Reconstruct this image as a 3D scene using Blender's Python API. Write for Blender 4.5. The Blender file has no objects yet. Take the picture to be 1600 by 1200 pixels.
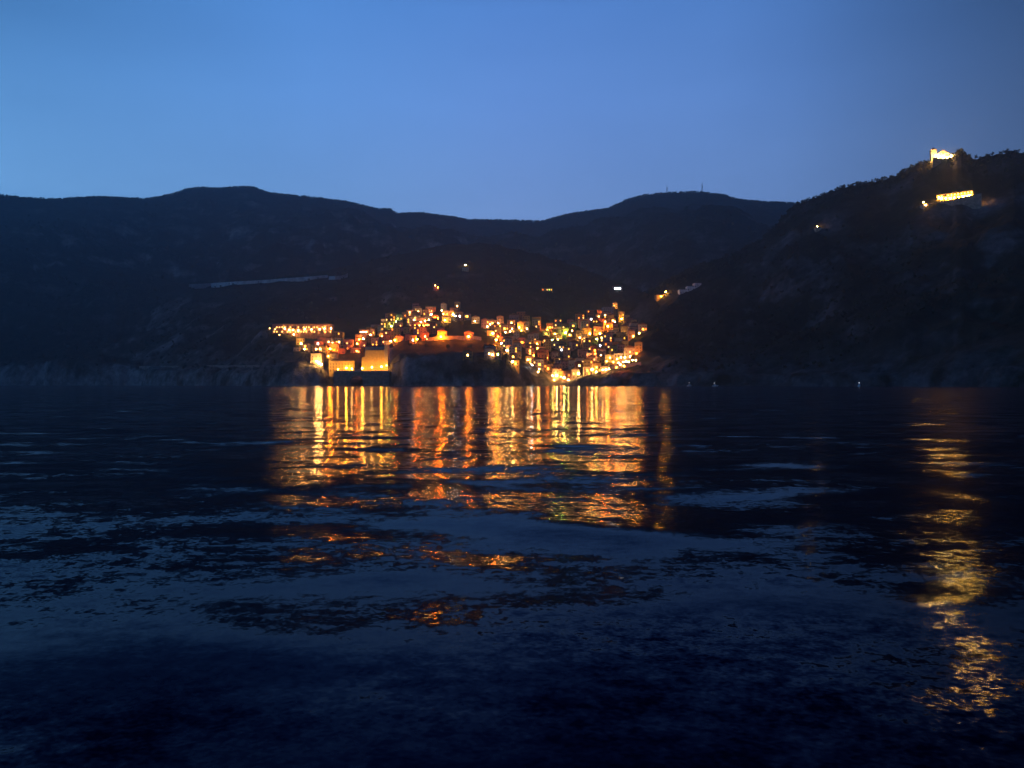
import bpy, math, random
import numpy as np
random.seed(7); rng = np.random.default_rng(11)
scene = bpy.context.scene
COL = scene.collection
F = 1200.0          # focal length in photo pixels (photo is 1600 wide)
CZ = 2.0            # eye height above the sea, standing in a small boat
HZ = 600.0          # photo row of the horizon

# ------------------------------------------------------------------ helpers
def prop(o, label=None, cat=None, group=None, kind=None):
    if label: o['label'] = label
    if cat: o['category'] = cat
    if group: o['group'] = group
    if kind: o['kind'] = kind
    return o
def empty(name, loc, rz=0.0):
    o = bpy.data.objects.new(name, None); o.empty_display_size = 1.0
    o.location = loc; o.rotation_euler = (0, 0, rz); COL.objects.link(o); return o
def link(name, me, parent=None, loc=(0, 0, 0), rz=0.0):
    o = bpy.data.objects.new(name, me); COL.objects.link(o)
    o.parent = parent; o.location = loc; o.rotation_euler = (0, 0, rz); return o
class MB:
    def __init__(s): s.v = []; s.f = []
    def poly(s, pts, faces):
        n = len(s.v); s.v += [tuple(p) for p in pts]; s.f += [tuple(i + n for i in f) for f in faces]; return s
    def box(s, x0, x1, y0, y1, z0, z1):
        p = [(x0,y0,z0),(x1,y0,z0),(x1,y1,z0),(x0,y1,z0),(x0,y0,z1),(x1,y0,z1),(x1,y1,z1),(x0,y1,z1)]
        return s.poly(p, [(0,3,2,1),(4,5,6,7),(0,1,5,4),(1,2,6,5),(2,3,7,6),(3,0,4,7)])
    def cyl(s, x, y, z0, z1, r0, r1, n=8):
        p = []
        for z, r in ((z0, r0), (z1, r1)):
            p += [(x + r*math.cos(2*math.pi*k/n), y + r*math.sin(2*math.pi*k/n), z) for k in range(n)]
        f = [(k, (k+1) % n, n + (k+1) % n, n + k) for k in range(n)]
        f += [tuple(range(n-1, -1, -1)), tuple(range(n, 2*n))]
        return s.poly(p, f)
    def prism(s, prof, y0, y1):          # profile in x,z extruded along y
        n = len(prof)
        p = [(x, y0, z) for x, z in prof] + [(x, y1, z) for x, z in prof]
        f = [tuple(range(n)), tuple(range(2*n-1, n-1, -1))]
        f += [(k+n, (k+1) % n + n, (k+1) % n, k) for k in range(n)]
        return s.poly(p, f)
    def mesh(s, name, mat, smooth=False):
        me = bpy.data.meshes.new(name); me.from_pydata(s.v, [], s.f); me.materials.append(mat)
        if smooth: me.polygons.foreach_set('use_smooth', [True]*len(me.polygons))
        me.update(); return me
    def build(s, name, mat, parent=None, smooth=False):
        return link(name, s.mesh(name, mat, smooth), parent)
def np_mesh(name, V, Fq, mat, smooth=True):
    me = bpy.data.meshes.new(name); k = Fq.shape[1]
    me.vertices.add(len(V)); me.vertices.foreach_set('co', V.astype(np.float32).ravel())
    me.loops.add(Fq.size); me.loops.foreach_set('vertex_index', Fq.astype(np.int32).ravel())
    me.polygons.add(len(Fq)); me.polygons.foreach_set('loop_start', np.arange(0, Fq.size, k, dtype=np.int32))
    me.polygons.foreach_set('loop_total', np.full(len(Fq), k, dtype=np.int32))
    me.polygons.foreach_set('use_smooth', np.full(len(Fq), smooth))
    me.materials.append(mat); me.update(); me.validate(); return me

# ------------------------------------------------------------------ materials
def new_mat(name):
    m = bpy.data.materials.new(name); m.use_nodes = True
    nt = m.node_tree; b = nt.nodes['Principled BSDF']; return m, nt, b
def plain(name, col, rough=0.85, var=0.25, scale=0.6, metal=0.0):
    m, nt, b = new_mat(name); n = nt.nodes
    tc = n.new('ShaderNodeTexCoord'); no = n.new('ShaderNodeTexNoise')
    no.inputs['Scale'].default_value = scale; no.inputs['Detail'].default_value = 4
    cr = n.new('ShaderNodeValToRGB')
    cr.color_ramp.elements[0].position = 0.3; cr.color_ramp.elements[1].position = 0.7
    cr.color_ramp.elements[0].color = tuple(c*(1-var) for c in col) + (1,)
    cr.color_ramp.elements[1].color = tuple(min(1, c*(1+var)) for c in col) + (1,)
    nt.links.new(tc.outputs['Object'], no.inputs['Vector']); nt.links.new(no.outputs[0], cr.inputs[0])
    nt.links.new(cr.outputs[0], b.inputs['Base Color'])
    b.inputs['Roughness'].default_value = rough; b.inputs['Metallic'].default_value = metal
    return m
def glow(name, col, s):
    m, nt, b = new_mat(name)
    b.inputs['Base Color'].default_value = tuple(0.8*c for c in col) + (1,)
    b.inputs['Emission Color'].default_value = col + (1,); b.inputs['Emission Strength'].default_value = s
    return m
LC = {'W': (1.0, 0.46, 0.11), 'Y': (1.0, 0.38, 0.03), 'O': (1.0, 0.20, 0.012), 'G': (0.62, 1.0, 0.12), 'C': (0.85, 0.88, 1.0), 'R': (1.0, 0.17, 0.006)}
LNAME = {'W': 'warm white', 'Y': 'yellow', 'O': 'orange', 'G': 'greenish', 'C': 'cold white', 'R': 'deep orange'}
LS = {1: 40.0, 2: 220.0, 3: 420.0, 4: 1100.0}
LR = {1: 0.55, 2: 0.62, 3: 0.85, 4: 0.95}
GM = {(c, k): glow('glow_%s_%d' % (LNAME[c].replace(' ', '_'), k), LC[c], LS[k]*{'R': 1.7, 'O': 1.5, 'C': .8, 'G': 1.4}.get(c, 1)) for c in LC for k in LS}
PAL = {'ochre': (.42,.25,.09), 'pink': (.45,.24,.19), 'terracotta': (.36,.15,.08), 'cream': (.48,.40,.28),
       'grey': (.30,.29,.28), 'yellow': (.50,.36,.12), 'peach': (.50,.28,.17), 'whitewashed': (.72,.71,.70)}
WM = {k: plain('plaster_' + k, v) for k, v in PAL.items()}
M_tile = plain('clay_roof_tile', (.16,.07,.045), scale=1.5)
M_slate = plain('slate_roof', (.10,.10,.11), scale=1.2)
M_glass = plain('dark_window_glass', (.02,.022,.028), rough=0.15, var=.1)
M_metal = plain('painted_metal', (.06,.065,.06), rough=.5)
M_stone = plain('old_stone', (.24,.22,.18), var=.4, scale=.35)
M_conc = plain('pale_concrete', (.5,.49,.48), var=.3, scale=.12)
M_wood = plain('dark_wood', (.10,.06,.035), scale=2)
M_white = plain('white_boat_paint', (.75,.76,.78), rough=.35, var=.08)
M_bark = plain('bark', (.07,.05,.035), scale=2)
M_leaf = plain('tree_leaves', (.045,.06,.025), var=.5, scale=.5)

# ------------------------------------------------------------------ value noise
_T = rng.random((256, 256))
def vnoise(x, y):
    xi = np.floor(x).astype(int); yi = np.floor(y).astype(int); fx = x - xi; fy = y - yi
    fx = fx*fx*(3-2*fx); fy = fy*fy*(3-2*fy)
    a = _T[xi % 256, yi % 256]; b = _T[(xi+1) % 256, yi % 256]; c = _T[xi % 256, (yi+1) % 256]; d = _T[(xi+1) % 256, (yi+1) % 256]
    return (a*(1-fx)+b*fx)*(1-fy) + (c*(1-fx)+d*fx)*fy - 0.5
def fbm(x, y, w, octv=5, gain=.5):
    s = 0; a = 1.0
    for k in range(octv):
        s = s + a*vnoise(x/w + 17.3*k, y/w + 41.7*k); a *= gain; w /= 2.03
    return s

# ------------------------------------------------------------------ terrain height model (bearing in photo columns X, depth Y)
def tab(s): a = np.array(s, float); return a[:, 0], a[:, 1]
SK_A = tab([(-1400,330),(-700,312),(-300,318),(-100,300),(0,305),(40,310),(80,312),(150,308),(230,311),(260,306),(290,296),(310,293),(340,295),(375,292),(395,293),(420,302),(480,308),(540,315),(590,327),(610,327),(620,334),(660,333),(720,341),(730,344),(800,344),(845,346),(890,334),(950,326),(980,312),(1010,304),(1050,301),(1090,300),(1130,305),(1150,312),(1190,316),(1240,318),(1300,330),(1500,360),(2800,380)])
YC_A = tab([(-1400,1900),(0,2200),(300,2600),(800,3000),(1200,2700),(2800,2400)])
SK_B = tab([(20,585),(120,545),(200,505),(250,475),(300,452),(420,436),(520,420),(600,401),(700,381),(760,378),(840,395),(900,414),(960,438),(1000,452),(1100,470),(1200,500)])
YC_B = tab([(20,1500),(250,1400),(700,1500),(1000,1350)])
SK_C = tab([(-1400,330),(-500,345),(-100,375),(0,388),(100,402),(200,418),(300,448),(380,478),(420,500),(460,540),(500,580),(540,604)])
YC_C = tab([(-1400,1800),(0,1950),(300,1650),(420,1200),(460,1040),(540,930)])
SK_D = tab([(900,600),(940,540),(975,495),(1000,462),(1050,434),(1100,411),(1150,396),(1190,373),(1220,343),(1240,321),(1262,312),(1285,304),(1300,298),(1320,291),(1350,286),(1390,277),(1410,268),(1425,259),(1450,251),(1465,248),(1488,243),(1495,236),(1503,234),(1510,239),(1520,247),(1560,240),(1585,234),(1600,239),(1700,216),(2000,170),(2800,150)])
YC_D = tab([(900,980),(1000,1080),(1200,1060),(1500,940),(2000,800),(2800,650)])
YS = tab([(-1400,760),(-500,920),(-100,1040),(0,1070),(200,1020),(300,930),(400,820),(440,785),(500,790),(525,812),(600,815),(612,780),(640,752),(700,742),(780,756),(830,800),(855,836),(868,858),(885,845),(910,800),(960,768),(1050,730),(1100,700),(1300,610),(1600,500),(2000,430),(2800,370)])
# height of the sea cliff / quay rock at the waterline
CL = tab([(-1400,26),(0,22),(60,34),(180,32),(240,18),(400,14),(440,20),(500,18),(520,6),(600,6),(615,24),(660,30),(760,26),(820,16),(850,6),(870,2),(890,4),(930,10),(1000,13),(1200,10),(1600,12),(2800,14)])
def ip(t, X): return np.interp(X, t[0], t[1])
def smooth_ip(t, X, w=16):
    return (ip(t, X-w) + 2*ip(t, X) + ip(t, X+w))/4
def height(X, Y):
    X = np.asarray(X, float); Y = np.asarray(Y, float)
    wx = (X-800)/F*Y
    n1 = fbm(wx, Y, 420, 5); n2 = fbm(wx+900, Y-300, 60, 5, .55)
    # coves and small headlands along the shore
    coast = fbm(wx*1.0, Y*0+3.0, 70, 4)*34 + fbm(wx, Y, 24, 3)*9
    built = np.clip(1-np.abs(X-563)/60, 0, 1)
    ys = smooth_ip(YS, X, 6) + coast*(1-built)
    cl = smooth_ip(CL, X, 8)
    H = np.full(np.broadcast(X, Y).shape, -6.0)
    def lay(sk, yc, p, amp1, amp2, lo, hi, bk, fade=60):
        Yc = smooth_ip(yc, X, 30); zc = CZ + (HZ-ip(sk, X))/F*Yc
        t = (Y-ys)/np.maximum(Yc-ys, 40)
        tt = np.clip(t, 0, 1)
        z = np.maximum(zc, 0)*tt**p
        bump = np.sin(np.pi*np.clip(t, 0, 1))**.8
        z = z + bump*(n1*amp1 + n2*amp2)
        z = np.where(t > 1, zc - (Y-Yc)*bk, z)
        m = np.clip((X-lo)/fade, 0, 1)*np.clip((hi-X)/fade, 0, 1)
        return np.where(m > 0, z*m - 8*(1-m), -8)
    vil = np.clip((X-430)/60, 0, 1)*np.clip((1020-X)/60, 0, 1)*np.clip((1150-Y)/120, 0, 1)
    A = lay(SK_A, YC_A, 1.25, 150, 22, -1500, 2900, .45)
    B = lay(SK_B, YC_B, 1.0, 46*(1-.9*vil), 14*(1-.8*vil), 30, 1200, .3, 200)
    Cc = lay(SK_C, YC_C, .95, 70, 20, -1500, 540, .35)
    D = lay(SK_D, YC_D, .95, 70, 22, 880, 2900, .4)
    H = np.maximum.reduce([A, B, Cc, D])
    s = Y - ys
    rough = fbm(wx, Y*1.5, 26, 4, .6)*10*(1-built)
    cliff = np.clip(s/9.0, 0, 1)**.6*cl + np.clip(s/20, 0, 1)*rough*np.clip(cl/20, .1, 1)
    ledge = cliff + np.clip(s, 0, 40)*.12
    land = np.maximum(H, ledge - np.clip(s-60, 0, 400)*.4)
    return np.where(s > 0, np.maximum(land, -.5 + np.clip(s, 0, 6)*.3), np.maximum(-6.0, s*.7))
def P3(X, Y, z): return ((X-800)/F*Y, Y, z)
_YY = np.arange(380.0, 3400.0, .5)
def march(X, y, hoff=0.0, ymin=380.0):
    """the first place along this bearing where the ground (+hoff) comes up to the sight line"""
    h = height(np.full_like(_YY, X), _YY); z = CZ + (HZ-y)/F*_YY
    ok = np.nonzero((h + hoff >= z) & (_YY >= ymin) & (h > .3))[0]
    if len(ok) == 0: return None
    Y = _YY[ok[0]]; return Y, float(h[ok[0]])
def ground(x, Y): return float(height(np.array([800 + x/Y*F]), np.array([Y]))[0])

# ------------------------------------------------------------------ hills mesh
def hill_material():
    m, nt, b = new_mat('scrub_and_rock'); n = nt.nodes; L = nt.links.new
    geo = n.new('ShaderNodeNewGeometry'); sep = n.new('ShaderNodeSeparateXYZ'); L(geo.outputs['Normal'], sep.inputs[0])
    sp = n.new('ShaderNodeSeparateXYZ'); L(geo.outputs['Position'], sp.inputs[0])
    def noise(s, d=5, r=.6):
        k = n.new('ShaderNodeTexNoise'); k.inputs['Scale'].default_value = s; k.inputs['Detail'].default_value = d
        k.inputs['Roughness'].default_value = r; L(geo.outputs['Position'], k.inputs['Vector']); return k.outputs[0]
    def ramp(src, p0, p1, c0, c1):
        r = n.new('ShaderNodeValToRGB'); e = r.color_ramp.elements
        e[0].position, e[1].position = p0, p1; e[0].color = c0 + (1,); e[1].color = c1 + (1,)
        L(src, r.inputs[0]); return r.outputs[0]
    def math_(op, a, b_):
        k = n.new('ShaderNodeMath'); k.operation = op
        for i, v in enumerate((a, b_)):
            if isinstance(v, (int, float)): k.inputs[i].default_value = v
            else: L(v, k.inputs[i])
        return k.outputs[0]
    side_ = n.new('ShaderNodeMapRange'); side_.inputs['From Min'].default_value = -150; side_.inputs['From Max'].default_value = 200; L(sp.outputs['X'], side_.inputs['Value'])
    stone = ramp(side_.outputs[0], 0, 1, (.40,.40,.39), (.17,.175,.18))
    scrub = ramp(noise(.045, 8, .7), .3, .7, (.008,.010,.005), (.04,.042,.022))
    rock_ = ramp(noise(.11, 8, .7), .3, .72, (.2,.2,.2), (1,1,1))
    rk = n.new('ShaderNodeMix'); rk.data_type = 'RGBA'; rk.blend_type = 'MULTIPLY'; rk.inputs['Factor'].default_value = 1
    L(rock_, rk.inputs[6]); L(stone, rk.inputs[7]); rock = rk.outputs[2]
    patch = ramp(noise(.017, 4, .6), .48, .6, (0,0,0), (1,1,1))
    steep = ramp(sep.outputs['Z'], .62, .9, (1,1,1), (0,0,0))
    low = n.new('ShaderNodeMapRange'); low.inputs['From Min'].default_value = 8; low.inputs['From Max'].default_value = 42
    low.inputs['To Min'].default_value = 1; low.inputs['To Max'].default_value = 0; L(sp.outputs['Z'], low.inputs['Value'])
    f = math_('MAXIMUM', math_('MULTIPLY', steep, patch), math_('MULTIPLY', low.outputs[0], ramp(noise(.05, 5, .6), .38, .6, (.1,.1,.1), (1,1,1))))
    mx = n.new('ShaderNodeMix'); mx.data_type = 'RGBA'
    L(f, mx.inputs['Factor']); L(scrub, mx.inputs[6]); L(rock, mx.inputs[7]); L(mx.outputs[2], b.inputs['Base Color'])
    b.inputs['Roughness'].default_value = .95; b.inputs['Specular IOR Level'].default_value = .1
    bp = n.new('ShaderNodeBump'); bp.inputs['Distance'].default_value = 3.0; bp.inputs['Strength'].default_value = .8
    L(noise(.2, 6, .65), bp.inputs['Height']); L(bp.outputs[0], b.inputs['Normal'])
    return m
def build_hills():
    Xs = np.concatenate([np.arange(-1400, -20, 12), np.arange(-20, 1640, 2.5), np.arange(1640, 2801, 12)])
    Ys = np.concatenate([np.arange(360, 700, 5.0), np.arange(700, 900, 2.5), np.arange(900, 1300, 6.0), np.arange(1300, 3300, 16.0)])
    XX, YY = np.meshgrid(Xs, Ys)
    Z = height(XX, YY); V = np.stack([(XX-800)/F*YY, YY, Z], -1).reshape(-1, 3)
    nx, ny = len(Xs), len(Ys); i = np.arange(nx*ny).reshape(ny, nx)
    q = np.stack([i[:-1, :-1], i[:-1, 1:], i[1:, 1:], i[1:, :-1]], -1).reshape(-1, 4)
    keep = (Z.reshape(-1)[q] > -5.9).any(1)
    o = link('hills', np_mesh('hills', V, q[keep], hill_material())); prop(o, kind='structure')
build_hills()

# ------------------------------------------------------------------ sea
def sea_material():
    m, nt, b = new_mat('calm_dark_sea'); n = nt.nodes; L = nt.links.new
    geo = n.new('ShaderNodeNewGeometry')
    acc = None
    # breeze patches: ripples are strong in some places and nearly absent in the slicks between them
    wp = n.new('ShaderNodeMapping'); wp.inputs['Scale'].default_value = (.13, .30, .2); wp.inputs['Rotation'].default_value = (0, 0, .15)
    wn = n.new('ShaderNodeTexNoise'); wn.inputs['Scale'].default_value = 1.0; wn.inputs['Detail'].default_value = 2
    wr = n.new('ShaderNodeMapRange'); wr.inputs['From Min'].default_value = .42; wr.inputs['From Max'].default_value = .68
    wr.inputs['To Min'].default_value = .22; wr.inputs['To Max'].default_value = 1.0
    L(geo.outputs['Position'], wp.inputs['Vector']); L(wp.outputs[0], wn.inputs['Vector']); L(wn.outputs[0], wr.inputs['Value'])
    # slope fields of ripples: (scale, stretch along the crests, slope strength, detail)
    for k, (sc, st, amp, det) in enumerate([(.17, .75, SLOPE[0], 1), (.62, .6, SLOPE[1], 1), (2.6, .6, SLOPE[2], 1), (9.0, .8, SLOPE[3], 1), (30.0, .9, SLOPE[4], 0)]):
        mp = n.new('ShaderNodeMapping'); mp.inputs['Scale'].default_value = (sc*st, sc, sc)
        mp.inputs['Rotation'].default_value = (0, 0, (.12, -.2, .3, -.1, .2)[k]); mp.inputs['Location'].default_value = (3.1*k+OFF[0], 7.7*k+OFF[1], 0)
        L(geo.outputs['Position'], mp.inputs['Vector'])
        no = n.new('ShaderNodeTexNoise'); no.inputs['Scale'].default_value = 1.0; no.inputs['Detail'].default_value = det
        L(mp.outputs[0], no.inputs['Vector'])
        s = n.new('ShaderNodeVectorMath'); s.operation = 'SUBTRACT'; L(no.outputs['Color'], s.inputs[0]); s.inputs[1].default_value = (.5, .5, .5)
        q = n.new('ShaderNodeVectorMath'); q.operation = 'MULTIPLY'; L(s.outputs[0], q.inputs[0]); q.inputs[1].default_value = (amp*(1.0, .6, .55, .5, .5)[k], amp, 0)
        if k >= 2:
            wv = n.new('ShaderNodeVectorMath'); wv.operation = 'SCALE'; L(q.outputs[0], wv.inputs[0]); L(wr.outputs[0], wv.inputs['Scale']); q = wv
        if acc is None: acc = q.outputs[0]
        else:
            a = n.new('ShaderNodeVectorMath'); a.operation = 'ADD'; L(acc, a.inputs[0]); L(q.outputs[0], a.inputs[1]); acc = a.outputs[0]
    a = n.new('ShaderNodeVectorMath'); a.operation = 'ADD'; L(acc, a.inputs[0]); L(geo.outputs['Normal'], a.inputs[1])
    nm = n.new('ShaderNodeVectorMath'); nm.operation = 'NORMALIZE'; L(a.outputs[0], nm.inputs[0])
    # mirror strength rises from steep to grazing view, the ramp darkens and blues the reflection where it is steep, over a blue water body
    fr = n.new('ShaderNodeFresnel'); fr.inputs['IOR'].default_value = 1.33; L(nm.outputs[0], fr.inputs['Normal'])
    rp = n.new('ShaderNodeValToRGB'); e = rp.color_ramp.elements
    stops = [(.04,(.0005,.001,.004)), (.08,(.0035,.005,.012)), (.13,(.019,.023,.035)), (.19,(.058,.067,.080)), (.29,(.085,.115,.138)), (.42,(.175,.195,.21)), (.6,(.32,.32,.32)), (1,(.75,.75,.75))]
    while len(e) < len(stops): e.new(.5)
    for k, (p, c) in enumerate(stops): e[k].position = p; e[k].color = c + (1,)
    L(fr.outputs[0], rp.inputs[0])
    gl = n.new('ShaderNodeBsdfGlossy'); gl.inputs['Roughness'].default_value = .10; L(rp.outputs[0], gl.inputs['Color']); L(nm.outputs[0], gl.inputs['Normal'])
    df = n.new('ShaderNodeBsdfDiffuse'); df.inputs['Color'].default_value = (.0004, .0016, .014, 1)
    ad = n.new('ShaderNodeAddShader'); L(gl.outputs[0], ad.inputs[0]); L(df.outputs[0], ad.inputs[1])
    L(ad.outputs[0], n['Material Output'].inputs['Surface']); n.remove(b)
    return m
OFF = (-27.5, 51.6)
SLOPE = (.05, .30, .30, .33, .20)
def build_sea():
    th = np.concatenate([np.radians(np.arange(-180, -46, 2.0)), np.radians(np.linspace(-46, 46, 820)), np.radians(np.arange(48, 180, 2.0))])
    dep = np.radians(np.linspace(50, 1.2, 430)); r = np.concatenate([[.2, .6, 1.1], CZ/np.tan(dep), np.geomspace(100, 4000, 50)])
    R, T = np.meshgrid(r, th, indexing='ij'); x = R*np.sin(T); y = R*np.cos(T)
    z = np.zeros_like(x)
    w = np.random.default_rng(5)
    for k in range(26):                   # gentle swell: many small long-crested waves
        lam = math.exp(w.uniform(math.log(1.6), math.log(9.0))); ang = w.normal(.15, .65); kx, ky = math.sin(ang), math.cos(ang)
        amp = .0062*lam/(2*math.pi)*SWELL; ph = w.uniform(0, 6.28)
        fadeout = np.clip(1.4 - R/(lam*16), 0, 1)
        z += amp*fadeout*np.sin(2*math.pi/lam*(x*kx + y*ky) + ph + .9*np.sin(.11*x + k))
    V = np.stack([x, y, z], -1).reshape(-1, 3); nr, nt_ = len(r), len(th)
    i = np.arange(nr*nt_).reshape(nr, nt_); j = np.roll(i, -1, 1)
    q = np.stack([i[:-1], j[:-1], j[1:], i[1:]], -1).reshape(-1, 4)
    me = np_mesh('sea', V, q, sea_material())
    prop(link('sea', me), kind='structure')
SWELL = .7
build_sea()

# ------------------------------------------------------------------ haze
def build_haze():
    b = MB().box(-7200, 7200, -4300, 3500, -8, 860)
    m = bpy.data.materials.new('thin_evening_haze'); m.use_nodes = True; nt = m.node_tree
    nt.nodes.remove(nt.nodes['Principled BSDF'])
    pv = nt.nodes.new('ShaderNodeVolumePrincipled'); pv.inputs['Color'].default_value = (.54,.78,1,1)
    pv.inputs['Density'].default_value = HAZE; pv.inputs['Anisotropy'].default_value = .55
    nt.links.new(pv.outputs[0], nt.nodes['Material Output'].inputs['Volume'])
    prop(b.build('haze', m), kind='stuff')
HAZE = .000155
build_haze()

# ------------------------------------------------------------------ lamps and lit windows read off the photo: (column, row, colour, size)
def zoomed(x0, y0, s, txt):
    out = []
    for t in txt.split():
        a, b_, c = t.split(','); out.append((x0+float(a)/s, y0+float(b_)/s, c[0], int(c[1])))
    return out
LAMPS = zoomed(410, 490, 10.433, "118,238,W2 278,345,W2 500,265,W2 585,275,W2 510,340,W2 800,258,W2 932,255,W2 1120,242,W3 632,490,W3 685,578,W2 875,580,W1 945,575,W1 905,490,C1 1105,575,R4 1075,695,Y2 1080,460,W1 1145,475,W1 880,775,W3 920,800,W3 960,828,W3 695,535,O1")
LAMPS += zoomed(500, 490, 10.433, "310,465,W1 605,490,R3 705,412,W3 640,420,Y2 825,345,W2 600,610,O2 1025,140,W2 1165,205,G2 1240,130,G2 1018,370,Y3 1150,450,W2 1222,435,R3 690,300,O1 850,872,W2")
LAMPS += zoomed(590, 470, 8.888, "445,160,W1 490,165,W1 565,150,W1 510,265,W2 480,315,W2 540,305,W2 600,295,W2 660,280,W2 710,262,W2 745,188,W3 890,135,W2 912,182,R3 715,140,O1 1105,72,W1 1048,190,W3 1080,212,C2 1140,215,C1 935,270,Y3 1245,215,Y1 1350,285,W2 800,235,O1 835,240,R2 520,345,O1 580,340,O1 640,345,R2 690,335,O1 880,500,R4 1265,495,R4 550,535,R3 660,495,W1 490,545,C1 1250,755,W1 1300,750,W1")
LAMPS += zoomed(750, 490, 10.433, "120,210,W2 165,175,W2 200,155,Y1 300,155,W2 330,210,Y2 240,215,Y1 512,150,W1 400,245,Y1 415,305,W2 495,290,W2 525,250,W1 640,225,Y3 675,275,Y2 765,245,W2 210,320,W3 295,375,R2 265,430,R4 350,485,W3 590,505,W1 680,470,O1 440,600,W3 150,655,W1 205,670,W1 290,665,G1 540,705,Y1 530,785,W3 580,815,O1 1095,265,R3 1140,225,O1 1080,330,O1 1225,330,W1 1270,330,W1 1395,310,G3 1180,430,G3 1270,420,W1 1340,420,Y3 930,490,Y2 940,565,Y2 815,610,Y1 875,680,R2 780,750,W2 815,750,Y1 870,760,O1 1090,715,Y2 1330,590,C1 1240,700,C2 845,835,C2 970,830,O1 965,905,Y2 950,950,W2 1110,900,O1 1265,790,Y1 1270,830,Y1 1185,1010,W2 1250,1010,W3 1320,1030,O2 1370,1045,W3 1210,1080,Y2 1440,1080,W2")
LAMPS += zoomed(840, 470, 8.888, "480,415,W1 445,475,W1 495,350,O1 455,320,O1 585,512,W2 655,530,W1 628,540,O1 725,455,Y3 865,455,Y3 820,530,G2 890,515,W1 850,220,W1 865,185,R2 930,250,W2 940,290,W1 938,200,W1 745,255,C1 1045,275,W1 1075,290,W1 1165,250,Y3 975,355,R4 1070,95,Y3 1190,450,W2 1330,490,Y2 1410,450,Y3 1465,395,O1 895,680,W1 880,760,W1 870,625,C1 710,780,W3 795,690,O1 800,735,R2 590,850,Y1 580,900,W1 545,905,O1 755,955,W3 820,925,Y1 815,985,W2 690,970,O1 570,1010,W3 905,960,W2 950,955,W2 990,945,W2")
LAMPS += [(727,414,'W',3),(680,446,'W',1),(684,449,'O',1),(1040,456,'Y',3),(1033,463,'Y',1),(1277,354,'W',2),(1443,316,'W',2),(1446,320,'W',2)]

NUM = 'first second third fourth fifth sixth seventh eighth ninth tenth eleventh twelfth thirteenth fourteenth fifteenth sixteenth seventeenth eighteenth nineteenth twentieth twenty-first twenty-second twenty-third twenty-fourth twenty-fifth twenty-sixth twenty-seventh twenty-eighth'.split()
def ico(r):
    t = (1+5**.5)/2
    v = [(-1,t,0),(1,t,0),(-1,-t,0),(1,-t,0),(0,-1,t),(0,1,t),(0,-1,-t),(0,1,-t),(t,0,-1),(t,0,1),(-t,0,-1),(-t,0,1)]
    f = [(0,11,5),(0,5,1),(0,1,7),(0,7,10),(0,10,11),(1,5,9),(5,11,4),(11,10,2),(10,7,6),(7,1,8),(3,9,4),(3,4,2),(3,2,6),(3,6,8),(3,8,9),(4,9,5),(2,4,11),(6,2,10),(8,6,7),(9,8,1)]
    k = r/math.hypot(1, t); return [(a*k, b_*k, c*k) for a, b_, c in v], f
LH = 4.6
pole_me = MB().cyl(0, 0, -1.2, LH-.7, .12, .08, 6).cyl(0, 0, 0, .5, .2, .16, 6).mesh('lamp_pole', M_metal)
globe_me = {}
for (c, k), m in GM.items():
    v, f = ico(LR[k]); globe_me[(c, k)] = MB().poly(v, f).mesh('lamp_globe', m, True)
lamps = []        # placed light sources, in photo and world terms
def lamp(X, y, c, k, Y=None, z0=None):
    if Y is None:
        r = march(X, y, LH)
        if r is None: return None
        Y, g = r
    else:
        g = z0
    zc = CZ + (HZ-y)/F*Y
    o = empty('street_lamp', P3(X, Y, zc-LH))
    link('pole', pole_me, o); link('lamp_globe', globe_me[(c, k)], o, (0, 0, LH))
    d = dict(o=o, X=X, y=y, Y=Y, c=c, k=k, g=g); lamps.append(d); return d
houses = []
win_me = MB().box(-.45, .45, -.06, .06, -.7, .7).mesh('window', M_glass)
win_lit = {c: MB().box(-.5, .5, -.08, .06, -.75, .75).mesh('window_lit', glow('lit_window_' + LNAME[c].replace(' ', '_'), LC[c], 7.0)) for c in LC}
win_hot = {c: MB().box(-.6, .6, -.12, .06, -.8, .8).mesh('window_bright', GM[(c, 1)]) for c in LC}
door_me = MB().box(-.55, .55, -.07, .05, 0, 2.2).mesh('door', M_wood)
shut_me = None
def footprint_free(x, Y, w, d, pad=.5):
    for h in houses:
        if abs(h['x']-x) < (h['w']+w)/2+pad and abs(h['Yc']-Y) < (h['d']+d)/2+pad: return False
    return True
def hides_lamp(x, Y, w, ztop, zbase, skip=()):
    X0 = 800+(x-w/2)/Y*F; X1 = 800+(x+w/2)/Y*F; yt = HZ-(ztop-CZ)/Y*F; yb = HZ-(zbase-CZ)/Y*F
    for l in SPOTS:
        if l['Y'] > Y-.5 and X0-1.5 < l['X'] < X1+1.5 and yt-1.5 < l['y'] < yb+1.5: return True
    return False
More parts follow.
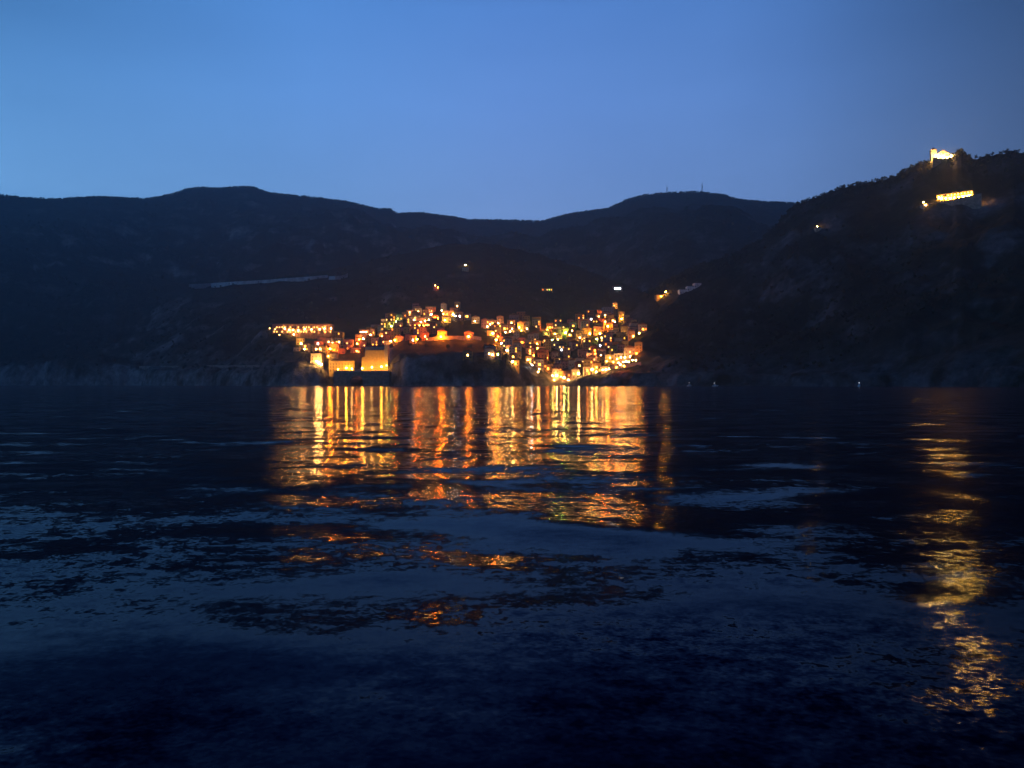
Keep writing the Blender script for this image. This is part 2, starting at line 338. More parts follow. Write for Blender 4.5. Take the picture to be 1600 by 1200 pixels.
def house(x, Yf, w, d, h, wall, roof, rz=0.0, hot=None, name='house', lit=.18, cat='house', zb=None, flat=None, litc='W', windows=True, part=True):
    """front wall centre at (x, Yf); hot = (colour, height) for the bright window seen in the photo"""
    zb = ground(x, Yf) if zb is None else zb
    o = empty(name, (x, Yf + d/2, zb), rz)
    MB().box(-w/2, w/2, -d/2, d/2, -5, h).build('wall', WM[wall] if isinstance(wall, str) else wall, o)
    ov = .35
    if roof == 'gable':
        MB().prism([(-w/2-ov, h+.02), (w/2+ov, h+.02), (0, h+w*.22)], -d/2-ov, d/2+ov).build('roof', M_tile, o); top = h+w*.22
    elif roof == 'hip':
        e = min(w, d)*.42; z = h+min(w, d)*.2
        MB().poly([(-w/2-ov,-d/2-ov,h+.02),(w/2+ov,-d/2-ov,h+.02),(w/2+ov,d/2+ov,h+.02),(-w/2-ov,d/2+ov,h+.02),(-w/2+e,0,z),(w/2-e,0,z)],
                  [(0,3,2,1),(0,1,5,4),(1,2,5),(2,3,4,5),(3,0,4)]).build('roof', M_tile, o); top = z
    else:
        rf = MB().box(-w/2-.2, w/2+.2, -d/2-.2, d/2+.2, h+.02, h+.3)
        rf.box(-w/2-.2, w/2+.2, -d/2-.2, -d/2+.05, h+.3, h+.9); rf.build('roof', M_slate, o); top = h+.9
    nlit = 0
    if windows:
        cols = max(2, int(w//2.9)); rows = max(1, int((h-.6)//3.0)); step = w/cols
        if hot:
            link('window', win_hot[hot[0]], o, (0, -d/2-.02, hot[1])); nlit += 1
        for r_ in range(rows):
            for c in range(cols):
                xx = -w/2+step*(c+.5); zz = 1.9+3.0*r_
                if zz > h-.9: continue
                if hot and abs(xx) < 1.6 and abs(zz-hot[1]) < 2.0: continue
                if r_ == 0 and c == 0:
                    link('door', door_me, o, (xx, -d/2-.01, .1)); continue
                if random.random() < lit:
                    link('window', win_lit[random.choice('WWYYO') if litc == 'W' else litc], o, (xx, -d/2-.02, zz)); nlit += 1
                else: link('window', win_me, o, (xx, -d/2-.02, zz))
    rec = dict(o=o, x=x, Yf=Yf, Yc=Yf+d/2, w=w, d=d, h=h, zb=zb, top=zb+top, wall=wall, roof=roof, lit=nlit, X=800+x/Yf*F, y=HZ-(zb-CZ)/Yf*F)
    houses.append(rec); return rec

# where every light will stand, so that houses are not set in front of them
SPOTS = []
for X, y, c, k in LAMPS:
    r = march(X, y, LH if k > 1 else 5.0)
    if r: SPOTS.append(dict(X=X, y=y, c=c, k=k, Y=r[0], g=r[1]))

# ------------------------------------------------------------------ landmark buildings
def arcade(name, x, Y, z, w, h, d, bays, tiers, wall, rz, label, cat, litc=None, zdown=6):
    o = empty(name, (x, Y, z), rz)
    b = MB().box(-w/2, w/2, 0, d, -zdown, h); b.build('wall', WM[wall], o)
    MB().box(-w/2-.3, w/2+.3, -2.6, d+.3, h+.02, h+.6).build('roof', M_slate, o)
    th = h/tiers; step = w/bays
    pm = MB().box(-.32, .32, -2.4, -1.8, -zdown, h).mesh('pillar', WM[wall])
    for k in range(bays+1): link('pillar', pm, o, (-w/2+.4+(w-.8)*k/bays, 0, 0))
    for t in range(tiers):
        if t: MB().box(-w/2, w/2, -1.78, -.02, th*t-.15, th*t+.1).build('balcony', WM[wall], o)
        for k in range(bays):
            if litc and random.random() < litc[1]: link('window', (win_hot if litc[1] > .8 else win_lit)[litc[0]], o, (-w/2+step*(k+.5), -.02, th*t+1.6))
            else: link('window', win_me, o, (-w/2+step*(k+.5), -.02, th*t+1.6))
    prop(o, label, cat); return o
def zof(y, Y): return CZ+(HZ-y)/F*Y
# long arcaded block on the spur at the left
Ya = min(march(X, 517, 0)[0] for X in (426, 434, 442, 455, 470, 490, 512))-7; za = zof(520, Ya)

arcade('terraced_block', (471-800)/F*Ya, Ya+4, za, 92/F*Ya, 14/F*Ya, 14, 22, 2, 'peach', math.radians(1), 'long floodlit peach block with a row of pillars, left end of the village', 'building', ('W', .5), zdown=26)
houses.append(dict(x=(471-800)/F*Ya, Yc=Ya+8, w=95/F*Ya, d=14, fixed=True))
SP_ARC = [s for s in SPOTS if 415 < s['X'] < 522 and s['y'] < 526]
SPOTS += [dict(X=X, y=y, c='W', k=2, Y=Ya+1.0, g=0) for X, y in ((430, 514.5), (445, 513.5), (452, 515.5), (476, 514.5), (507, 513.5))]
SP_ARC += SPOTS[-5:]
for s in SP_ARC:
    if s['X'] > 425 and s['y'] < 520: s['Y'] = Ya+1.0; s['g'] = zof(s['y'], s['Y'])-LH; s['k'] = 2
# quay wall with a tunnel arch, and the lit platform on top
QY = 792.0; QZ = zof(580.5, QY)
def qx(X): return (X-800)/F*QY
q = empty('quay_wall', (qx(563), QY, 0))
xa = qx(557)-qx(563); R = 10/F*QY; x0 = qx(521)-qx(563); x1 = qx(608)-qx(563)
prof = [(x0, -5), (xa-R, -5), (xa-R, 4.2)] + [(xa-R*math.cos(a), 4.2+R*math.sin(a)) for a in np.linspace(.15, math.pi-.15, 14)] + [(xa+R, 4.2), (xa+R, -5), (x1, -5), (x1, QZ), (x0, QZ)]
MB().prism(prof, 0, 3.0).build('wall', M_stone, q)
MB().box(x0, x1, 3.01, 34, QZ-1.2, QZ-.05).build('platform', M_conc, q)
MB().box(x0, x1, -.25, .25, QZ+.01, QZ+.8).build('parapet', M_conc, q)
prop(q, 'dark stone quay wall pierced by one tunnel arch, under the yellow station', 'quay wall')
# station
SY = QY+9; sw = 37/F*SY
st = house((532.5-800)/F*SY, SY, sw, 10, 17/F*SY, 'yellow', 'hip', name='station_building', lit=.0, zb=QZ)
prop(st['o'], 'yellow two-storey station with rows of windows and hipped roof on the quay', 'station')
# tall floodlit retaining wall
WY = QY+22; 
def wx_(X, Y): return (X-800)/F*Y
wl = empty('retaining_wall', (wx_(585, WY), WY, QZ))
a0 = wx_(564, WY)-wx_(585, WY); a1 = wx_(601, WY)-wx_(585, WY); a2 = wx_(606.5, WY)-wx_(585, WY); ht = 34/F*WY
MB().prism([(a0, -2), (a1-.02, -2), (a1-.02, ht), (a0+5, ht), (a0+4.2, ht*.7), (a0+1, ht*.66)], 0, 9).build('wall', WM['yellow'], wl)
MB().box(a1, a2, -1.2, 9, -2, ht*1.22).build('buttress', WM['cream'], wl)
prop(wl, 'tall floodlit yellow green retaining wall rising right of the station', 'retaining wall')
houses += [dict(x=wx_(585, WY), Yc=WY+5, w=30, d=12, fixed=True)]
for X, y, c, k, dy in [(528,577,'Y',2,4),(541,575,'Y',3,4),(550,576,'W',2,4),(566,575.5,'Y',3,14),(581,574,'W',2,16),(596,573,'Y',3,14),(604,571,'Y',2,15)]:
    lamp(X, y, c, k, QY+dy, QZ)
r = house(wx_(585, WY), WY+9.5, 24, 9, 5.5, 'grey', 'hip', zb=QZ+ht-1.5, lit=0)
r['txt'] = 'dark hip-roofed house standing on top of the tall floodlit wall'
# lit retaining walls under the deep orange lamps, and the lit terrace at the right of the harbour
def wall_along(name, pts, hgt, mat, label, cat='retaining wall', thick=1.2, off=0.0):
    P = []
    for X, y in pts:
        r = march(X, y, off)
        if r: P.append((wx_(X, r[0]), r[0], zof(y, r[0])))
    o = empty(name, P[0]); o0 = P[0]; m = MB()
    n = len(P); v = []
    for x, y, z in P:
        x -= o0[0]; y -= o0[1]; z -= o0[2]
        v += [(x, y-thick/2, z-5), (x, y-thick/2, z+hgt), (x, y+thick/2, z+hgt), (x, y+thick/2, z-5)]
    f = []
    for k in range(n-1):
        a = 4*k; b_ = a+4
        f += [(a, b_, b_+1, a+1), (a+1, b_+1, b_+2, a+2), (a+2, b_+2, b_+3, a+3)]
    f += [(0, 1, 2, 3), (4*n-1, 4*n-2, 4*n-3, 4*n-4)]
    m.poly(v, f).build('wall', mat, o); prop(o, label, cat); return o
wall_along('retaining_wall', [(668,533),(690,530.5),(715,530),(740,530.5),(752,532)], 4.0, M_stone, 'stone wall glowing orange under two strong lamps above the dark rock')
wall_along('viaduct', [(296,448),(330,446),(370,444),(410,442),(450,439),(490,436),(512,434)], 4.6, M_conc, 'thin pale road viaduct drawn across the dark left hillside', 'viaduct', 6)
wall_along('retaining_wall', [(514,437),(524,437),(534,436),(543,433)], 6.0, M_conc, 'pale concrete wall at the right end of the road viaduct', thick=4)
wall_along('retaining_wall', [(218,574),(270,574),(330,573),(380,573),(405,573)], 1.8, M_stone, 'low pale wall of the shore path along the left cliffs', thick=2)
for k_, (X0, X1, yy) in enumerate([(944, 985, 566), (952, 1001, 574)]):
    wall_along('terrace', [(X0, yy+2), ((X0+X1)/2, yy), (X1, yy-4)], 3.0, WM['cream'], ['upper lit restaurant terrace with lamps right of the harbour', 'lower lit restaurant terrace with lamps right of the harbour'][k_], 'terrace', 5)
for t in zoomed(840, 470, 8.888, "960,840,Y2 1005,790,Y2 1050,850,O2 1105,810,Y2 1160,785,W2 1210,785,W2 1285,775,W2 1125,860,W2 1150,885,W2 1190,850,W2 1230,840,W2 1265,850,W2 1320,825,W2 1365,825,W2 1375,730,R2 1095,925,R2 1200,905,R2"):
    r = march(t[0], t[1], LH); 
    if r: SPOTS.append(dict(X=t[0], y=t[1], c=t[2], k=t[3], Y=r[0], g=r[1]))
# sanctuary on the right hilltop
r = march(1474, 250, 0); CY = r[0] if r else 1130.; cz = zof(248.5, CY)
ch = empty('hilltop_church', (wx_(1475, CY), CY+2, cz), math.radians(-12))
nw = 17/F*CY; nh = 9/F*CY
MB().prism([(-nw/2, -8), (nw/2, -8), (nw/2, nh), (0, nh+4.5), (-nw/2, nh)], 0, 22).build('wall', WM['cream'], ch)
MB().prism([(-nw/2-.5, nh-.1), (-nw/2-.5, nh+.35), (0, nh+5.0), (nw/2+.5, nh+.35), (nw/2+.5, nh-.1), (0, nh+4.55)], -.4, 22.4).build('roof', M_tile, ch)
tx = -nw/2-3.1
tw = MB().box(tx-3, tx+3, 2, 8, -8, nh+6).box(tx-3.3, tx+3.3, 1.7, 8.3, nh+6.01, nh+6.5).build('bell_tower', WM['cream'], ch)
MB().poly([(tx-3,2,nh+6.52),(tx+3,2,nh+6.52),(tx+3,8,nh+6.52),(tx-3,8,nh+6.52),(tx,5,nh+10)], [(0,3,2,1),(0,1,4),(1,2,4),(2,3,4),(3,0,4)]).build('spire', M_tile, tw)
link('door', MB().box(-1, 1, -.08, .05, 0, 3).mesh('church_door', M_wood), ch, (0, -.01, 0))
wing = MB().box(nw/2+.02, nw/2+9, 3, 14, -8, nh*.7).build('annex', WM['yellow'], ch)
for k in (-4.5, 4.5): link('window', win_lit['Y'], ch, (k, -.02, 4.5))
link('window', MB().cyl(0, 0, -.05, .05, 1.0, 1.0, 12).mesh('rose_window', M_glass), ch, (0, -.05, nh+1.2)).rotation_euler = (math.pi/2, 0, 0)
prop(ch, 'floodlit cream church with bell tower on the right hilltop skyline', 'church')
for X, y, k in [(1462.5,243,4),(1467,245,4),(1474,246,4),(1480,245.5,4),(1486,243.5,4)]:
    lamp(X, y, 'W' if k == 4 else 'Y', k, CY-.9, cz)
# hamlet building below it
r = march(1490, 314, 0); HY = r[0]; hz = zof(313, HY)
hp = [(X, march(X, 311, 0)[0]) for X in (1466, 1474, 1482, 1490, 1498, 1506, 1514)]

hx = np.array([wx_(X, Y) for X, Y in hp]); hyy = np.array([Y for X, Y in hp]); fit = np.polyfit(hx, hyy, 1)
fit[1] += min(0, float((hyy-np.polyval(fit, hx)).min())) - 2.0
hrz = math.atan(fit[0]); hcx = wx_(1490, float(np.mean(hyy))); HY = float(np.polyval(fit, hcx)); hz = zof(313, HY)
def hfront(X):                      # depth of the facade line along a bearing
    u = (X-800)/F; return fit[1]/(1-fit[0]*u)
arcade('hillside_hotel', hcx, HY+3, hz, 50/F*HY, 12/F*HY, 14, 11, 3, 'yellow', hrz, 'brightly lit yellow three-tier block high on the dark right slope', 'building', ('Y', .9), zdown=20)
for X, y, c in [(1467,308.5,'Y'),(1471,310.5,'W'),(1478,310,'Y'),(1485,309.5,'W'),(1491,309,'Y'),(1498,308,'Y'),(1505,307,'W'),(1511,306.5,'Y'),(1515,305.5,'W')]:
    lamp(X, y, c, 3, hfront(X)-.6, hz)
def screen_wall(label, Y, ends, x0, rz=0.0):  # added wall that keeps the lamp light off the slope below
    o = empty('light_screen_wall', (wx_(x0, Y), Y, zof(ends[0][1], Y)))
    o.rotation_euler.z = rz
    p = [((wx_(X, Y)-wx_(x0, Y))/math.cos(rz), zof(y, Y)-zof(ends[0][1], Y)) for X, y in ends]
    MB().prism([(p[0][0], -16), (p[-1][0], -16)] + p[::-1], -.4, .4).build('wall', M_stone, o); prop(o, label, 'added screen wall')
screen_wall('added dark stone wall screening the slope from the lamps of the three-tier block', hfront(1490)-3.4/math.cos(hrz), [(1462,312),(1474,312.6),(1492,311.2),(1506,309.2),(1519,308)], 1490, hrz)
screen_wall('added dark stone wall screening the slope from the hilltop church floodlights', CY-3.4, [(1457,246.3),(1466,247.6),(1484,247.6),(1492,245.6)], 1475)
# scattered single buildings of the upper slopes
def lone(X, y, wpx, hpx, wall, roof, txt, rz=0.0, hot=None, lit=.0, cat='house', name='house', d=8):
    r = march(X, y, 0)
    if not r: print('no ground for', txt); return
    Y = r[0]; h = house(wx_(X, Y), Y, wpx/F*Y, d, hpx/F*Y, wall, roof, math.radians(rz), hot, name=name, lit=lit, cat=cat, zb=zof(y, Y)); h['txt'] = txt; return h
for X, y, t in [(1067, 459, 'lowest of three pale unlit houses stepping up the right shoulder'), (1079, 454, 'middle of three pale unlit houses stepping up the right shoulder'), (1090, 449, 'highest of three pale unlit houses stepping up the right shoulder')]:
    lone(X, y, 11, 6.5, 'whitewashed', 'flat', t, 6)
r = lone(965, 454, 15, 7, 'cream', 'gable', 'lone house with three bright white windows high on the slope', 0)
for k in (-1, 0, 1): link('window', MB().box(-.9, .9, -.12, .05, -1.5, 1.5).mesh('tall_window', GM[('C', 1)]), r['o'], (3.6*k, -4.06, 3.4))
r = lone(855, 455, 18, 4.5, 'yellow', 'flat', 'low long house with dim greenish windows high above the harbour', 0)
for k, c_ in ((-2, 'R'), (0, 'W'), (1, 'G'), (2, 'Y')): link('window', win_lit[c_], r['o'], (3.5*k, -4.06, 2.4))
lone(1033, 466, 16, 5, 'yellow', 'hip', 'lamp-lit yellow house at the right edge of the valley', 8)
lone(727, 424, 10, 6, 'cream', 'hip', 'lone cream house under the bright lamp high in the middle', 0)
lone(681, 455, 9, 6, 'pink', 'gable', 'small pink house below the lone bright lamp on the slope', 0)
lone(1279, 362, 9, 6, 'cream', 'gable', 'small house beside the lone lamp on the right headland', 0)
lone(1447, 325, 8, 6, 'cream', 'gable', 'small house beside two lamps left of the bright hotel', 0)
lone(463, 549, 9, 6, 'cream', 'flat', 'small whitish flat-roofed house on the left cliff edge', 0)
lone(608, 527, 19, 10, 'pink', 'flat', 'broad pink flat-roofed house above the tall floodlit wall', 0)
lone(913, 512, 16, 13, 'peach', 'flat', 'square peach apartment house on the upper right terrace', 0, d=12)
lone(950, 495, 16, 15, 'grey', 'flat', 'tall grey apartment house, topmost of the right village', 5, d=12)
r = lone(568, 530, 15, 15, 'pink', 'flat', 'tall pinkish house with a bright strip of light under its roof', 0)
if r: link('window', MB().box(-4.2, 4.2, -.12, .05, -.5, .5).mesh('lit_strip', GM[('W', 1)]), r['o'], (0.2, -4.06, 9.2))
lone(807, 531, 9, 13, 'cream', 'hip', 'slim cream house lit from below among the left village lamps', 0)
lone(866, 563, 10, 12, 'cream', 'hip', 'cream house with a bare side wall above the harbour', 10)
lone(848, 567, 14, 16, 'ochre', 'gable', 'tall ochre house glowing orange in the middle of the village', -6)
lone(941, 556, 11, 10, 'grey', 'gable', 'grey house at the right above the lit terraces', 0)

# ------------------------------------------------------------------ lights: bright windows get a house, bigger lights a lamp post
for s in SPOTS:
    if s['k'] == 1:
        w = random.uniform(7, 10); d = random.uniform(7, 9); h = random.uniform(7.5, 10.5)
        x = wx_(s['X'], s['Y'])
        zl = zof(s['y'], s['Y'])
        if footprint_free(x, s['Y']+d/2+.2, w, d, -1.5):
            house(x, s['Y']+.2, w, d, h, random.choice(list(PAL)[:7]), random.choice(['gable', 'gable', 'hip', 'flat']), 0, (s['c'], zl-s['g']), lit=.12, zb=s['g'])
        else:
            s['k'] = 2
    if s['k'] > 1:
        lamp(s['X'], s['y'], s['c'], 1 if s['X'] < 440 else s['k'], s['Y'], s['g'])
for s in list(SPOTS):
    if s['k'] < 2 or s in SP_ARC or not (560 < s['X'] < 1000 or s['X'] < 560 and s['y'] > 530) or s['y'] < 470: continue
    for _ in range(8):
        w = random.uniform(7, 12); d = random.uniform(7, 10); h = random.choice([6.5, 8, 9.5, 11, 12.5])
        x = wx_(s['X'], s['Y']) + random.uniform(-4, 4); Yf = s['Y'] + random.uniform(4.0, 7.5); zb = ground(x, Yf)
        if footprint_free(x, Yf+d/2, w, d, -.8) and not hides_lamp(x, Yf, w, zb+h+2, zb):
            house(x, Yf, w, d, h, random.choice(list(PAL)[:7]), random.choice(['gable', 'gable', 'hip', 'flat']), random.uniform(-.05, .05), lit=.16); break
POLY = [[(756,508),(800,500),(860,512),(900,503),(955,484),(975,488),(1002,518),(975,548),(930,575),(885,592),(862,592),(820,572),(775,550)],
        [(560,524),(600,504),(650,486),(715,482),(728,502),(690,520),(650,540),(610,545),(563,545)],
        [(472,540),(520,531),(546,541),(540,553),(500,560)]]
def inside(p, x, y):
    c = False; j = len(p)-1
    for i in range(len(p)):
        if (p[i][1] > y) != (p[j][1] > y) and x < (p[j][0]-p[i][0])*(y-p[i][1])/(p[j][1]-p[i][1])+p[i][0]: c = not c
        j = i
    return c
for pi, (poly, tries) in enumerate(zip(POLY, (700, 380, 90))):
    xs = [p[0] for p in poly]; ys_ = [p[1] for p in poly]
    for _ in range(tries):
        X = random.uniform(min(xs), max(xs)); y = random.uniform(min(ys_), max(ys_))
        if not inside(poly, X, y): continue
        r = march(X, y, 0)
        if not r: continue
        Y, g = r; w = random.uniform(7, 12); d = random.uniform(7, 10); h = random.choice([6.5, 8, 9.5, 11, 13])
        if footprint_free(wx_(X, Y), Y+d/2, w, d, -.2) and not hides_lamp(wx_(X, Y), Y, w, g+h*.8, g):
            house(wx_(X, Y), Y, w, d, h, random.choice(list(PAL)[:7]), random.choice(['gable', 'gable', 'hip', 'flat']), random.uniform(-.12, .12), lit=.22)

# labels: where in the village, then the place in that row
def cell(X, y):
    if X > 1200: return 'on the right headland'
    if y < 470: return 'on the slope high above the village'
    if X < 527 and y < 529: return 'along the long pillared block'
    if X < 555: return 'in the cluster above the station' if y < 560 else 'beside the station quay'
    if X < 612 and y > 560: return 'at the foot of the tall floodlit wall'
    if X < 660: return 'on the middle spur, left part' + (', upper row' if y < 515 else ', lower row')
    if X < 752: return 'on the middle spur, right part' + (', upper row' if y < 498 else ', lower row')
    if X < 830: b = 'left'
    elif X < 905: b = 'centre'
    else: b = 'right'
    lv = ['top row', 'second row', 'third row', 'fourth row', 'fifth row', 'lowest row'][min(5, int((y-470)/21))]
    return 'harbour village %s, %s' % (b, lv)
def number(items, fmt, look=lambda t: 0):
    cells = {}
    for it in items: cells.setdefault((cell(it['X'], it['y']), look(it)), []).append(it)
    for (c, _), L_ in cells.items():
        L_.sort(key=lambda t: t['X'])
        for k, it in enumerate(L_): fmt(it, NUM[k] if len(L_) > 1 else 'alone', c)
def fl(l, n, c):
    size = {1: 'small', 2: 'small', 3: 'bright', 4: 'dazzling'}[l['k']]
    prop(l['o'], ('%s %s lamp, %s such from left, %s' % (size, LNAME[l['c']], n, c)) if n != 'alone' else ('the only %s %s lamp %s' % (size, LNAME[l['c']], c)), 'street lamp', 'lit lamps of the village')
number(lamps, fl, lambda l: (l['k'] > 2, l['k'] > 3, l['c']))
def fh(h, n, c):
    rt = {'gable': 'gabled', 'hip': 'hip-roofed', 'flat': 'flat-roofed'}[h['roof']]
    prop(h['o'], h.get('txt') or (('%s %s house, %s such from left, %s' % (h['wall'], rt, n, c)) if n != 'alone' else ('the only %s %s house %s' % (h['wall'], rt, c))), 'house', 'houses of the village')
HS = [h for h in houses if not h.get('fixed') and 'label' not in h['o'].keys()]
number(HS, fh, lambda h: (h['wall'], h['roof']))

# ------------------------------------------------------------------ trees
def leaf_cloud(n, rx, rz, size, cz, seed):
    g = np.random.default_rng(seed); V = []; Fc = []
    lobes = [(g.normal(0, rx*.45), g.normal(0, rx*.45), cz+g.normal(0, rz*.4), g.uniform(.45, .7)) for _ in range(6)]
    for k in range(n):
        lx, ly, lz, lr = lobes[k % 6]; p = g.normal(0, 1, 3); p /= np.linalg.norm(p); p *= g.uniform(.5, 1)**.5*lr
        c = np.array([lx+p[0]*rx, ly+p[1]*rx, lz+p[2]*rz]); a = g.normal(0, 1, 3); a /= np.linalg.norm(a); b_ = np.cross(a, g.normal(0, 1, 3)); b_ /= np.linalg.norm(b_)
        s = size*g.uniform(.6, 1.3); m = len(V); V += [c-a*s, c+b_*s*.6, c+a*s, c-b_*s*.6]; Fc.append((m, m+1, m+2, m+3))
    me = bpy.data.meshes.new('crown'); me.from_pydata([tuple(v) for v in V], [], Fc); me.materials.append(M_leaf); return me
crowns = [leaf_cloud(320, 2.6, 2.4, .55, 5.2, s) for s in range(3)]
trunk_me = MB().cyl(0, 0, -1, 3.2, .28, .18, 7).cyl(.3, .1, 2.6, 5.4, .14, .07, 6).cyl(-.35, -.1, 2.4, 5.2, .13, .06, 6).mesh('trunk', M_bark)
TP = [(548,552),(556,548),(560,536),(600,512),(645,508),(660,512),(700,515),(722,512),(640,545),(665,546),(700,548),(735,548),(758,552),(770,560),(790,565),(612,547),(985,530),(960,532),(945,530),(1005,540),(900,532),(528,545),(480,528),(545,512)]
trees = []
for k, (X, y) in enumerate(TP):
    r = march(X, y, 0)
    if not r: continue
    x = wx_(X, r[0]); s = random.uniform(.8, 1.3)
    if not footprint_free(x, r[0], 3, 3, -.3) or hides_lamp(x, r[0], 5*s, r[1]+8*s, r[1]): continue
    o = empty('tree', (x, r[0], r[1]-.2), random.uniform(0, 6)); o.scale = (s, s, s)
    link('trunk', trunk_me, o); link('crown', crowns[k % 3], o); trees.append(dict(o=o, X=X, y=y))
def ft(t, n, c): prop(t['o'], 'dark round-crowned tree, %s %s' % ((n + ' from left') if n != 'alone' else 'only one', c), 'tree', 'trees between the houses')
number(trees, ft)
def woodland():
    g = np.random.default_rng(3); t = []
    n = 26000
    X = g.uniform(-150, 1750, n); Y = np.exp(g.uniform(math.log(650), math.log(3050), n))
    sel = g.random(n) < .35; nn = sel.sum()          # a share of the trees stands along the ridges
    far = g.random(nn) < .6
    Xs = X[sel]; Yr = np.where(far, smooth_ip(YC_A, Xs, 30), np.where(Xs > 1000, smooth_ip(YC_D, Xs, 30), smooth_ip(YC_A, Xs, 30))) + g.normal(0, 14, nn)
    Y[sel] = Yr
    h = height(X, Y); wx = (X-800)/F*Y
    dens = fbm(wx, Y, 120, 4) + .1
    vil = (X > 430) & (X < 1015) & (Y < 1060)
    keep = (h > 14) & (~vil) & ((dens > 0) | sel)
    X, Y, h, wx = X[keep], Y[keep], h[keep], wx[keep]; n = len(X)
    K = 16; r = g.uniform(1.2, 2.8, n)*(.8+.5*(Y > 1500))
    p = g.normal(0, 1, (n, K, 3)); p /= np.linalg.norm(p, axis=2, keepdims=True); p *= g.uniform(.4, 1, (n, K, 1))
    c = np.stack([wx, Y, h + r*.75], -1)[:, None, :] + p*np.stack([r, r, r*g.uniform(.8, 1.3, n)], -1)[:, None, :]
    a = g.normal(0, 1, (n, K, 3)); a /= np.linalg.norm(a, axis=2, keepdims=True); b_ = np.cross(a, g.normal(0, 1, (n, K, 3))); b_ /= np.linalg.norm(b_, axis=2, keepdims=True)
    s = (r*.55)[:, None, None]
    V = np.stack([c-a*s, c+b_*s*.8, c+a*s, c-b_*s*.8], 2).reshape(-1, 3)
    q = np.arange(len(V)).reshape(-1, 4)
    prop(link('woodland', np_mesh('woodland', V, q, plain('woodland_leaves', (.035,.045,.022), var=.5, scale=.02), False)), kind='stuff')
woodland()
# antenna masts on the far ridge
for X, hgt, txt in [(1042, 22, 'shorter antenna mast, left one of two on the far ridge'), (1097, 32, 'taller antenna mast, right one of two on the far ridge')]:
    Y = float(smooth_ip(YC_A, np.array([X]), 30)[0]); z = ground(wx_(X, Y), Y)
    o = empty('antenna_mast', (wx_(X, Y), Y, z))
    m = MB()
    for k in range(3): m.cyl(1.6*math.cos(k*2.1), 1.6*math.sin(k*2.1), -3, hgt, .5, .25, 5)
    for zz in range(3, int(hgt), 4): m.box(-1.6, 1.6, -1.2, 1.2, zz, zz+.3)
    m.build('lattice', M_metal, o); MB().cyl(0, 0, hgt-2, hgt+8, .35, .2, 5).build('aerial', M_metal, o)
    MB().cyl(1.5, -1.5, hgt*.6, hgt*.6+3, 1.4, 1.4, 8).build('antenna_drum', M_metal, o); prop(o, txt, 'antenna mast', 'masts on the far ridge')
# three small moored boats
for X, Y, rz, txt in [(1078, 668, .5, 'small white boat with a lit lamp, leftmost of the three'), (1118, 655, -.4, 'small white boat with a lit lamp, middle of the three'), (1343, 600, .9, 'small white boat below the right headland, rightmost of the three')]:
    o = empty('motor_boat', (wx_(X, Y), Y, 0), rz)
    L_, W_ = 5.5, 1.9
    ring = lambda z, k: [(-L_/2, -W_/2*k, z), (L_*.15, -W_/2*k, z), (L_/2*k, 0, z+.25*(z > 0)), (L_*.15, W_/2*k, z), (-L_/2, W_/2*k, z)]
    MB().poly(ring(-.3, .6)+ring(.75, 1), [(4,3,2,1,0),(5,6,7,8,9)]+[(k, (k+1) % 5, 5+(k+1) % 5, 5+k) for k in range(5)]).build('hull', M_white, o)
    cb = MB().box(-1.3, .4, -.65, .65, .77, 1.75).build('cabin', M_white, o)
    MB().box(.41, .46, -.5, .5, 1.15, 1.6).build('windscreen', M_glass, cb)
    MB().cyl(-.9, 0, 1.76, 2.7, .05, .04, 6).build('mast', M_metal, o)
    v, f = ico(.15); link('lamp_globe', MB().poly(v, f).mesh('boat_lamp', win_lit['C'].materials[0], True), o, (-.9, 0, 2.9))
    prop(o, txt, 'boat', 'boats moored off the right shore')

# ------------------------------------------------------------------ sky and camera
w = bpy.data.worlds.new('World'); scene.world = w; w.use_nodes = True; nt = w.node_tree; n = nt.nodes; L = nt.links.new
bg = n['Background']
sky = n.new('ShaderNodeTexSky'); sky.sky_type = 'NISHITA'; sky.sun_disc = False
sky.sun_elevation = math.radians(-3.0); sky.sun_rotation = math.radians(-110)
tc = n.new('ShaderNodeTexCoord'); sp = n.new('ShaderNodeSeparateXYZ'); L(tc.outputs['Generated'], sp.inputs[0])
def wramp(src, lo, hi, cols):
    mr = n.new('ShaderNodeMapRange'); mr.inputs['From Min'].default_value = lo; mr.inputs['From Max'].default_value = hi; L(src, mr.inputs['Value'])
    r = n.new('ShaderNodeValToRGB'); e = r.color_ramp.elements
    while len(e) < len(cols): e.new(.5)
    for k, (p, c) in enumerate(cols): e[k].position = p; e[k].color = c + (1,)
    r.color_ramp.interpolation = 'EASE' if len(cols) == 2 else 'LINEAR'
    L(mr.outputs[0], r.inputs[0]); return r.outputs[0]
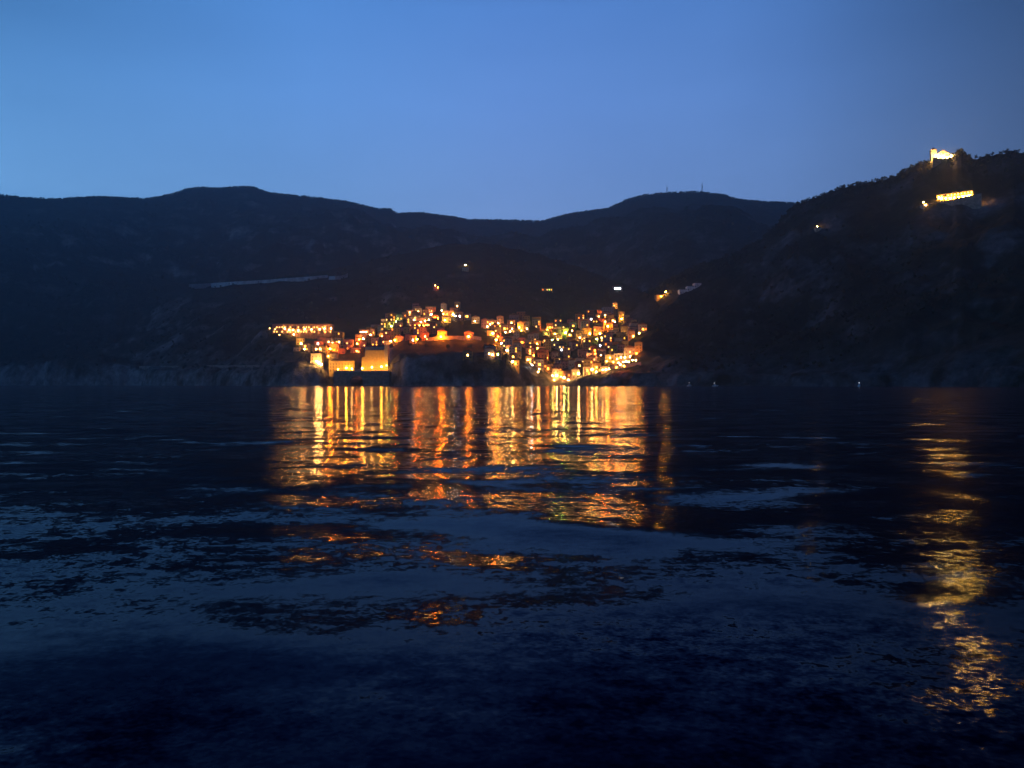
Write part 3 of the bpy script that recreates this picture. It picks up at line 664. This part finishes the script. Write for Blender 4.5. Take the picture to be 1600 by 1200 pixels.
# dusk gradient by height above the horizon (z of the direction), then dimmer towards the east (right)
grad = wramp(sp.outputs['Z'], 0, 1, [(0, (.232,.42,.85)), (.22, (.226,.415,.87)), (.34, (.172,.375,.90)), (.44, (.122,.315,.82)), (.52, (.028,.085,.27)), (1, (.008,.028,.10))])
side = wramp(sp.outputs['X'], -1, 1, [(0, (1.2,1.9,1.9)), (.24, (.93,1.22,1.12)), (.5, (1,1,1)), (.66, (.80,.82,.84)), (.78, (.41,.40,.39)), (1, (.2,.2,.22))])
high = wramp(sp.outputs['X'], -1, 1, [(0, (.45,.5,.55)), (.24, (.55,.58,.60)), (.38, (.9,.92,.94)), (.62, (.95,.95,.95)), (.78, (.52,.57,.58)), (1, (.4,.45,.5))])
back = wramp(sp.outputs['Y'], -.4, .5, [(0, (.5,.52,.55)), (1, (1,1,1))])
lift = n.new('ShaderNodeMapRange'); lift.inputs['From Min'].default_value = .22; lift.inputs['From Max'].default_value = .39; L(sp.outputs['Z'], lift.inputs['Value'])
def mult(a, b_, fac=None):
    k = n.new('ShaderNodeMix'); k.data_type = 'RGBA'; k.blend_type = 'MULTIPLY'; k.inputs['Factor'].default_value = 1
    if fac is not None: L(fac, k.inputs['Factor'])
    L(a, k.inputs[6]); L(b_, k.inputs[7]); return k.outputs[2]
sn = n.new('ShaderNodeTexNoise'); sn.inputs['Scale'].default_value = 2.2; sn.inputs['Detail'].default_value = 4
smp = n.new('ShaderNodeMapping'); smp.inputs['Scale'].default_value = (1, 1, 3.5); L(tc.outputs['Generated'], smp.inputs['Vector']); L(smp.outputs[0], sn.inputs['Vector'])
veil = wramp(sn.outputs[0], .3, .7, [(0, (.95,.96,.97)), (1, (1.05,1.04,1.03))])
grad = mult(grad, veil)
col = mult(mult(mult(grad, side), high, lift.outputs[0]), back)
add = n.new('ShaderNodeMix'); add.data_type = 'RGBA'; add.blend_type = 'ADD'; add.inputs['Factor'].default_value = .06; L(col, add.inputs[6]); L(sky.outputs[0], add.inputs[7])
L(add.outputs[2], bg.inputs['Color']); bg.inputs['Strength'].default_value = 1.0

cam = bpy.data.cameras.new('Camera'); co = bpy.data.objects.new('Camera', cam); COL.objects.link(co)
cam.sensor_width = 36; cam.lens = 36*F/1600; cam.clip_start = .05; cam.clip_end = 20000
co.location = (0, 0, CZ); co.rotation_euler = (math.radians(90), 0, 0); scene.camera = co
scene.view_settings.view_transform = 'Standard'; scene.view_settings.look = 'None'; scene.view_settings.exposure = 0; scene.view_settings.gamma = 1
cy = scene.cycles
cy.use_denoising = True; cy.max_bounces = 4; cy.diffuse_bounces = 2; cy.glossy_bounces = 3; cy.volume_bounces = 0
cy.sample_clamp_indirect = 2.0; cy.sample_clamp_direct = 0; cy.caustics_reflective = False; cy.caustics_refractive = False
print('houses', len(HS), 'lamps', len(lamps), 'trees', len(trees))
